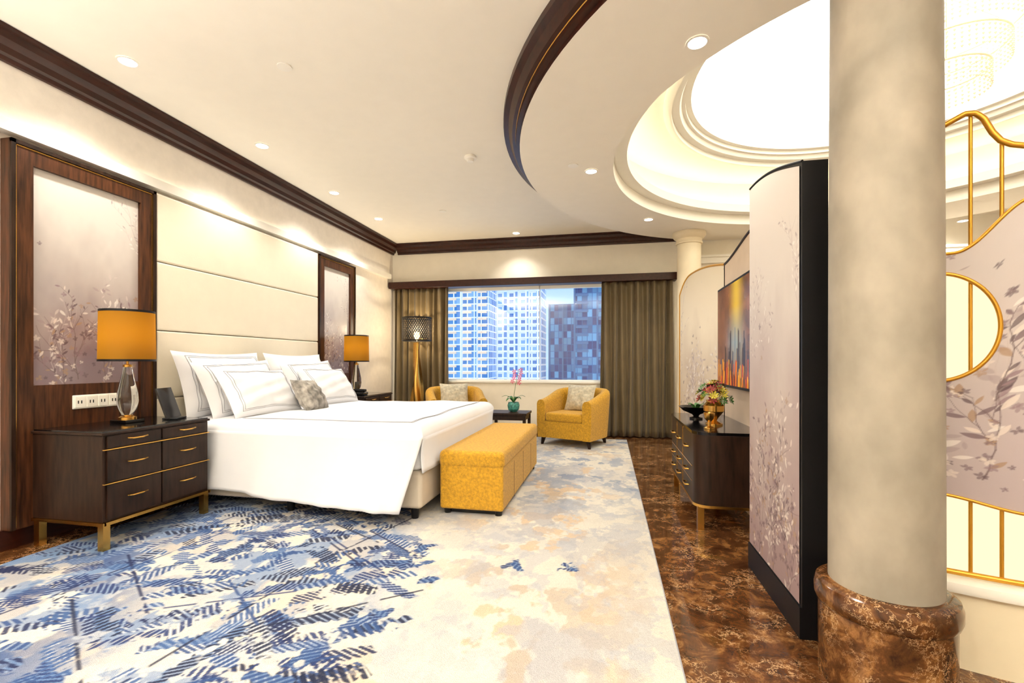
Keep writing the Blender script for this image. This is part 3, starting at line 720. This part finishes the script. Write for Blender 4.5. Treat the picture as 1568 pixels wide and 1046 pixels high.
# television
tv=group('television')
box('cabinet',0.945,0.998,3.08,4.40,0.90,1.73,'blackm',tv,0.004)
C=Canvas(1.28,0.79,0.006); n=fbm(C.ny,C.nx,8,12,3,4)[...,None]; xs=(C.x/1.28)[None,:]; ys=(C.y/0.79)[:,None]
colr=lin((50,36,44))*(1-n)+lin((150,96,66))*n
beam=np.exp(-((xs-0.47)/0.11)**2)*np.clip(ys*1.4,0,1)
bl=np.exp(-((xs-0.45)/0.18)**2)*np.clip(1-np.abs(ys-0.42)*2.8,0,1)
C.a[:]=colr
C.a[:]=C.a*(1-beam[...,None]*0.85)+lin((220,184,60))*beam[...,None]*0.85
C.a[:]=C.a*(1-bl[...,None]*0.75)+lin((130,160,180))*bl[...,None]*0.75
r=random.Random(2)
for i in range(60):
    x=r.uniform(0.1,1.2); h_=r.uniform(0.05,0.3)*math.exp(-((x-0.6)/0.4)**2)+0.05
    C.seg(x,0.12,x,0.12+h_,r.uniform(0.01,0.03),lin(r.choice([(40,50,70),(60,90,120),(80,60,60),(24,28,44)])),0.85)
for i in range(90):
    x=r.uniform(0,1.28); C.seg(x,0.0,x+r.uniform(-.02,.02),r.uniform(0.05,0.2),r.uniform(0.01,0.03),lin(r.choice([(210,80,30),(230,160,40),(150,30,30),(90,30,30)])),0.8)
C.mesh('picture',lambda u,v:(0.942+0*u,4.38-u,0.92+v),M['tvp'],tv)

# ================= SIDEBOARD
sb=group('sideboard',(0,0,0))
pl=rrect(0.56,0.99,3.24,4.46,0.10,8)
pl=[(min(x,0.985),y) for x,y in pl]
extr('body',pl,0.17,0.625,'ebony',sb); extr('top',[(x+(-0.008 if x<0.9 else 0),y) for x,y in pl],0.626,0.645,'black',sb); extr('gilt_base',[(x+(-0.004 if x<0.9 else 0),y) for x,y in pl],0.152,0.17,'gold',sb)
for i,(a,b_) in enumerate(((0.60,3.29),(0.60,4.40),(0.94,3.29),(0.94,4.40))): box('leg_%d'%i,a-0.02,a+0.02,b_-0.02,b_+0.02,0,0.155,'gold',sb)
boxes('gilt_lines',[(0.556,0.561,3.36,4.34,0.40,0.407),(0.556,0.561,3.36,4.34,0.30,0.305),(0.556,0.561,3.75,3.756,0.18,0.62),(0.556,0.561,4.05,4.056,0.18,0.62)],'gold',sb)
for i,yc in enumerate((3.55,3.9,4.2)):
    for j,z in enumerate((0.24,0.35,0.51)):
        tube('pull_%d%d'%(i,j),[(0.56,yc-0.05,z),(0.535,yc-0.05,z),(0.535,yc+0.05,z),(0.56,yc+0.05,z)],0.006,'gold',sb)
g=group('decorative_bowl',(0.70,4.02,0.646))
lathe('bowl',[(0,0.0),(0.05,0.0),(0.05,0.012),(0.02,0.02),(0.03,0.035),(0.1,0.065),(0.135,0.1),(0.13,0.1),(0.09,0.07),(0.0,0.045)],0,0,'black',g,40)
for i in range(5): 
    a=i*1.25; leafmesh('leaf_%d'%i,(0,0,0.05),(0.08*math.cos(a),0.08*math.sin(a),0.12),0.02,'leafg',g,0.03)
g=group('flower_arrangement',(0.76,3.66,0.646))
lathe('gold_vase',[(0,0),(0.06,0.0),(0.06,0.01),(0.02,0.03),(0.03,0.05),(0.07,0.1),(0.072,0.14),(0.05,0.165),(0.055,0.18),(0.045,0.18),(0,0.15)],0,0,'gold',g,32)
r=random.Random(9)
for nm,mt,cnt in (('red_blooms','redp',34),('yellow_blooms','yelp',30),('green_foliage','leafg',34)):
    V=[];F=[]
    for i in range(cnt):
        th=r.uniform(0,6.28); ph=r.uniform(0.05,1.7); R=r.uniform(0.07,0.125)
        c=Vector((R*math.sin(ph)*math.cos(th),R*math.sin(ph)*math.sin(th),0.19+R*math.cos(ph)))
        for q in range(8):
            a=q*0.785; rr=0.03; k=len(V); up=Vector((c.x,c.y,c.z-0.16)).normalized(); s1=up.orthogonal().normalized(); s2=up.cross(s1)
            d=s1*math.cos(a)+s2*math.sin(a); e=s1*math.cos(a+0.5)+s2*math.sin(a+0.5)
            V+=[c,c+d*rr*0.8+up*0.008,c+(d+e)*rr*0.6+up*0.014,c+e*rr*0.8+up*0.008]; F.append((k,k+1,k+2,k+3))
    mk(nm,V,F,mt,g)
g=group('brass_candle_cup',(0.68,3.42,0.646))
lathe('cup',[(0,0),(0.035,0),(0.035,0.01),(0.012,0.02),(0.012,0.05),(0.03,0.07),(0.036,0.11),(0.03,0.11),(0,0.075)],0,0,'gold',g,24)

# ================= CURVED PARAPET + GOLD SCREEN
RP=2.5
def arcP(X,r=RP,z=0): 
    a=math.atan2(-(math.sqrt(RP*RP-(CX-X)**2)),X-CX); return (CX+r*math.cos(a),CY+r*math.sin(a),z)
pp=group('parapet')
aa0=math.degrees(math.atan2(-(math.sqrt(RP*RP-(CX-1.07)**2)),1.07-CX)); aa1=-40
lathe('parapet_body',[(RP+0.03,0),(RP+0.03,0.27),(RP-0.08,0.27),(RP-0.08,0)],CX,CY,'plasterw',pp,seg=80,a0=aa0,a1=aa1)
lathe('parapet_cap',[(RP+0.03,0.27),(RP+0.05,0.275),(RP+0.055,0.29),(RP+0.05,0.31),(RP+0.03,0.318),(RP-0.08,0.318),(RP-0.1,0.3),(RP-0.1,0.28),(RP-0.08,0.27)],CX,CY,'white',pp,seg=80,a0=aa0,a1=aa1)
gs=group('gold_screen')
def up_(X):
    t=(X-1.19)
    return 1.50+0.17*(0.5-0.5*math.cos(max(0,min(1,(abs(t)-0.05)/0.2))*math.pi))
def lo_(X):
    t=abs(X-1.19); return 0.615-0.04*(0.5-0.5*math.cos(min(1,t/0.25)*math.pi))
def tp_(X):
    pts=[(1.08,1.90),(1.16,1.955),(1.20,1.965),(1.24,1.985),(1.27,2.0),(1.295,1.995),(1.315,1.97),(1.335,1.915),(1.355,1.88),(1.38,1.86),(1.43,1.84),(1.6,1.86),(1.75,1.97),(1.9,1.9)]
    return float(np.interp(X,[p[0] for p in pts],[p[1] for p in pts]))
X0s,X1s=1.09,1.86
c=floral(X1s-X0s,1.3,0.003,45,bot=(180,166,168),top=(200,190,188),dense=2.4,leaf=0.03,spread=0.35,al=0.85)
uv=np.vectorize(up_); lv=np.vectorize(lo_)
def scr(u,v):
    X=X0s+u; a=np.arctan2(-np.sqrt(RP*RP-(CX-X)**2),X-CX); z=lv(X)+v/1.3*(uv(X)-lv(X))
    return (CX+(RP+0.004)*np.cos(a),CY+(RP+0.004)*np.sin(a),z)
def kp(u,v):
    X=X0s+u; z=lv(X)+v/1.3*(uv(X)-lv(X))
    return ((X-1.19)/0.165)**2+((z-1.23)/0.2)**2>1
c.mesh('painted_panel',scr,M['screenp'],gs,keep=kp)
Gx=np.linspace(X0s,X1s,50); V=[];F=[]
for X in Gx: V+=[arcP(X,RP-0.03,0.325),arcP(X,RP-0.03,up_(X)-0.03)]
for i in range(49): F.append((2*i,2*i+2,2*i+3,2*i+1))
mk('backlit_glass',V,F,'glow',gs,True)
XS=np.linspace(X0s,X1s,120)
tube('panel_upper_edge',[arcP(X,RP+0.004,up_(X)) for X in XS],0.006,'goldp',gs)
tube('panel_lower_edge',[arcP(X,RP+0.004,lo_(X)) for X in XS],0.006,'goldp',gs)
tube('top_rail',[arcP(X,RP+0.004,tp_(X)) for X in XS],0.010,'goldp',gs)
tube('bottom_rail',[arcP(X,RP+0.004,0.335) for X in XS],0.010,'goldp',gs)
tube('ring_edge',[arcP(1.19+0.165*math.cos(t),RP+0.004,1.23+0.2*math.sin(t)) for t in np.linspace(-2.2,2.2,70)],0.007,'goldp',gs)
for i,X in enumerate((1.12,1.21,1.285,1.36,1.44,1.53,1.62,1.71,1.8,X1s)):
    a=arcP(X,RP-0.006,0.33); b_=arcP(X,RP-0.006,tp_(X)); tube('bar_%d'%i,[a,b_],0.006,'goldp',gs)

# ================= CHANDELIER
g=group('chandelier',(2.42,4.0,0))
M['crystal']=mat('crystal',(240,228,198),0.1,var=0.05,emit=(255,240,205),es=0.15)
for k,(R,z) in enumerate(((0.42,3.52),(0.34,3.36),(0.24,3.2))):
    tube('ring_%d'%k,[(R*math.cos(t),R*math.sin(t),z) for t in np.linspace(0,2*math.pi,48,endpoint=False)],0.008,'crystal',g,True)
    V=[];F=[];n=int(R*170)
    for i in range(n):
        a=2*math.pi*i/n
        for j in range(5):
            cx,cy,cz=R*math.cos(a),R*math.sin(a),z-0.025-0.03*j; q=len(V); s=0.011
            V+=[(cx,cy,cz+0.016),(cx+s,cy,cz),(cx,cy+s,cz),(cx-s,cy,cz),(cx,cy-s,cz),(cx,cy,cz-0.016)]
            F+=[(q,q+1,q+2),(q,q+2,q+3),(q,q+3,q+4),(q,q+4,q+1),(q+5,q+2,q+1),(q+5,q+3,q+2),(q+5,q+4,q+3),(q+5,q+1,q+4)]
    mk('crystals_%d'%k,V,F,'crystal',g)
for i in range(3):
    a=i*2.09; tube('rod_%d'%i,[(0.42*math.cos(a),0.42*math.sin(a),3.52),(0.34*math.cos(a),0.34*math.sin(a),3.36),(0.24*math.cos(a),0.24*math.sin(a),3.2)],0.004,'crystal',g); tube('hang_%d'%i,[(0.42*math.cos(a),0.42*math.sin(a),3.52),(0,0,3.77)],0.003,'crystal',g)

# ================= CEILING FIXTURES + LIGHTS
def downlight(x,y,z,e,size=115,r=0.045):
    g=group('downlight',(x,y,z))
    lathe('ring',[(r*1.35,-0.001),(r*1.35,-0.006),(r*1.1,-0.007),(r*1.08,-0.002)],0,0,'white',g,24)
    lathe('lens',[(r*1.09,-0.004),(0.001,-0.004)],0,0,'lampw',g,24)
    l=bpy.data.lights.new('spot','SPOT'); l.energy=e; l.spot_size=math.radians(size); l.spot_blend=0.8; l.color=(1,0.945,0.85); l.shadow_soft_size=0.05
    o=bpy.data.objects.new('spot',l); o.location=(0,0,-0.03); o.parent=g; COL.objects.link(o)
E=50
for x,y in ((-3.0,2.45),(-3.0,3.64),(-3.03,4.81),(-3.0,5.8)): downlight(x,y,ZC,E)
downlight(-1.33,6.85,ZC,24)
for x,y in ((.48,2.72),(-.147,4.36),(.49,5.97)): downlight(x,y,ZS,E)
for x,y in ((-3.0,0.8),(-1.0,-0.8),(1.2,-1.0)): downlight(x,y,ZC,E*1.1,size=140)
for x,y in ((5.3,5.2),(4.3,6.8)): downlight(x,y,ZC if y<6 else ZS,E*2.5,size=140)  # added unseen fixtures, put in to brighten the wall behind the gold screen
def added_uplight(x,y,e):  # added uplighter behind the camera, put in to brighten the ceiling
    g=group('added_uplight_lamp',(x,y,0))
    lathe('foot',[(0,0),(0.15,0),(0.15,0.02),(0.015,0.035),(0.015,1.75),(0.04,1.77),(0.18,1.88),(0.185,1.9),(0.17,1.9),(0.03,1.79),(0,1.79)],0,0,'gold',g,32)
    l=bpy.data.lights.new('up','SPOT'); l.energy=e; l.spot_size=math.radians(160); l.spot_blend=0.6; l.color=(1,0.96,0.885); l.shadow_soft_size=0.12
    o=bpy.data.objects.new('up',l); o.location=(0,0,1.93); o.rotation_euler=(math.pi,0,0); o.parent=g; COL.objects.link(o)
added_uplight(-2.6,-0.6,470); added_uplight(0.9,-0.9,400)
g=group('smoke_detector',(-1.256,4.22,ZC)); lathe('body',[(0.055,-0.001),(0.055,-0.02),(0.035,-0.025),(0.03,-0.05),(0.0,-0.055)],0,0,'white',g,24)
for x,y,z in ((-2.055,2.695,ZC),(-2.05,5.67,ZC),(-0.3,4.2,ZS)):
    g=group('sprinkler_cover',(x,y,z)); lathe('disc',[(0.045,-0.001),(0.045,-0.008),(0.0,-0.01)],0,0,'white',g,24)

# ================= CITY OUTSIDE
def facade(name,glass,wallc,lit,bw,rh,es=0.3,ms=0.28):
    m=bpy.data.materials.new(name); m.use_nodes=True; nt=m.node_tree; N=nt.nodes.new; K=nt.links.new; b=nt.nodes['Principled BSDF']
    tc=N('ShaderNodeTexCoord'); sx=N('ShaderNodeSeparateXYZ'); cb=N('ShaderNodeCombineXYZ'); K(tc.outputs['Object'],sx.inputs[0])
    ad=N('ShaderNodeMath'); ad.operation='ADD'; K(sx.outputs['X'],ad.inputs[0]); K(sx.outputs['Y'],ad.inputs[1])
    K(ad.outputs[0],cb.inputs['X']); K(sx.outputs['Z'],cb.inputs['Y'])
    br=N('ShaderNodeTexBrick'); br.offset=0; br.inputs['Scale'].default_value=1; br.inputs['Brick Width'].default_value=bw; br.inputs['Row Height'].default_value=rh
    br.inputs['Mortar Size'].default_value=ms; br.inputs['Mortar Smooth'].default_value=0
    br.inputs['Color1'].default_value=L4(glass); br.inputs['Color2'].default_value=L4(lit); br.inputs['Mortar'].default_value=L4(wallc); br.inputs['Bias'].default_value=-0.25
    K(cb.outputs[0],br.inputs['Vector']); K(br.outputs['Color'],b.inputs['Base Color']); K(br.outputs['Color'],b.inputs['Emission Color']); b.inputs['Emission Strength'].default_value=es  # emission added over the whole facade, walls too, to brighten it
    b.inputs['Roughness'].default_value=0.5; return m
def tower(x0,x1,y,z1,m,slab,fins,dep=20,rh=3.2,pier='pier'):
    g=group('tower_building'); box('core',x0,x1,y,y+dep,-60,z1,m,g)
    if slab: boxes('balconies',[(a,min(a+fins*0.55,x1),y-0.9,y,z,z+1.0) for z in np.arange(-30,z1,rh) for a in np.arange(x0+0.5,x1-2,fins)],M[slab],g)
    boxes('piers',[(a-0.35,a+0.35,y-0.6,y,-60,z1) for a in np.arange(x0,x1+0.1,fins)],M[pier],g)
M['pier']=mat('tower_concrete',(222,226,230),0.7,emit=(220,228,240),es=0.25)  # tower piers and balconies also emit, brightness put into their material
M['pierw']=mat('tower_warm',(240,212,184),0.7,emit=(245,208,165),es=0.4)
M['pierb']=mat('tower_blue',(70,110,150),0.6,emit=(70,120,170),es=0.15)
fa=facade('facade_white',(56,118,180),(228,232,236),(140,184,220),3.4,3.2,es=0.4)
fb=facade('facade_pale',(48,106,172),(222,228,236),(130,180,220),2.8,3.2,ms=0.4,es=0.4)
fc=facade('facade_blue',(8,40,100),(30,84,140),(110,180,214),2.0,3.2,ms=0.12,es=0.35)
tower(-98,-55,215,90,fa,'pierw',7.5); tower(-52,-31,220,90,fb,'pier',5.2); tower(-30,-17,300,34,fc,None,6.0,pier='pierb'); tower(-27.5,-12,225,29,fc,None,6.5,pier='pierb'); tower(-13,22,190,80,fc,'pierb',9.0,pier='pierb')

# ================= WORLD, CAMERA
w=bpy.data.worlds.new('world'); S.world=w; w.use_nodes=True; bg=w.node_tree.nodes['Background']
bg.inputs[0].default_value=(0.42,0.66,1.0,1); bg.inputs[1].default_value=0.9
cam=bpy.data.cameras.new('camera'); co=bpy.data.objects.new('camera',cam); COL.objects.link(co)
co.location=(0,0,1.1); co.rotation_euler=(math.radians(90),0,math.radians(11.5)); cam.sensor_width=36; cam.lens=720/1568*36; cam.shift_y=32/1568
cam.clip_end=2000; cam.clip_start=0.05
S.camera=co
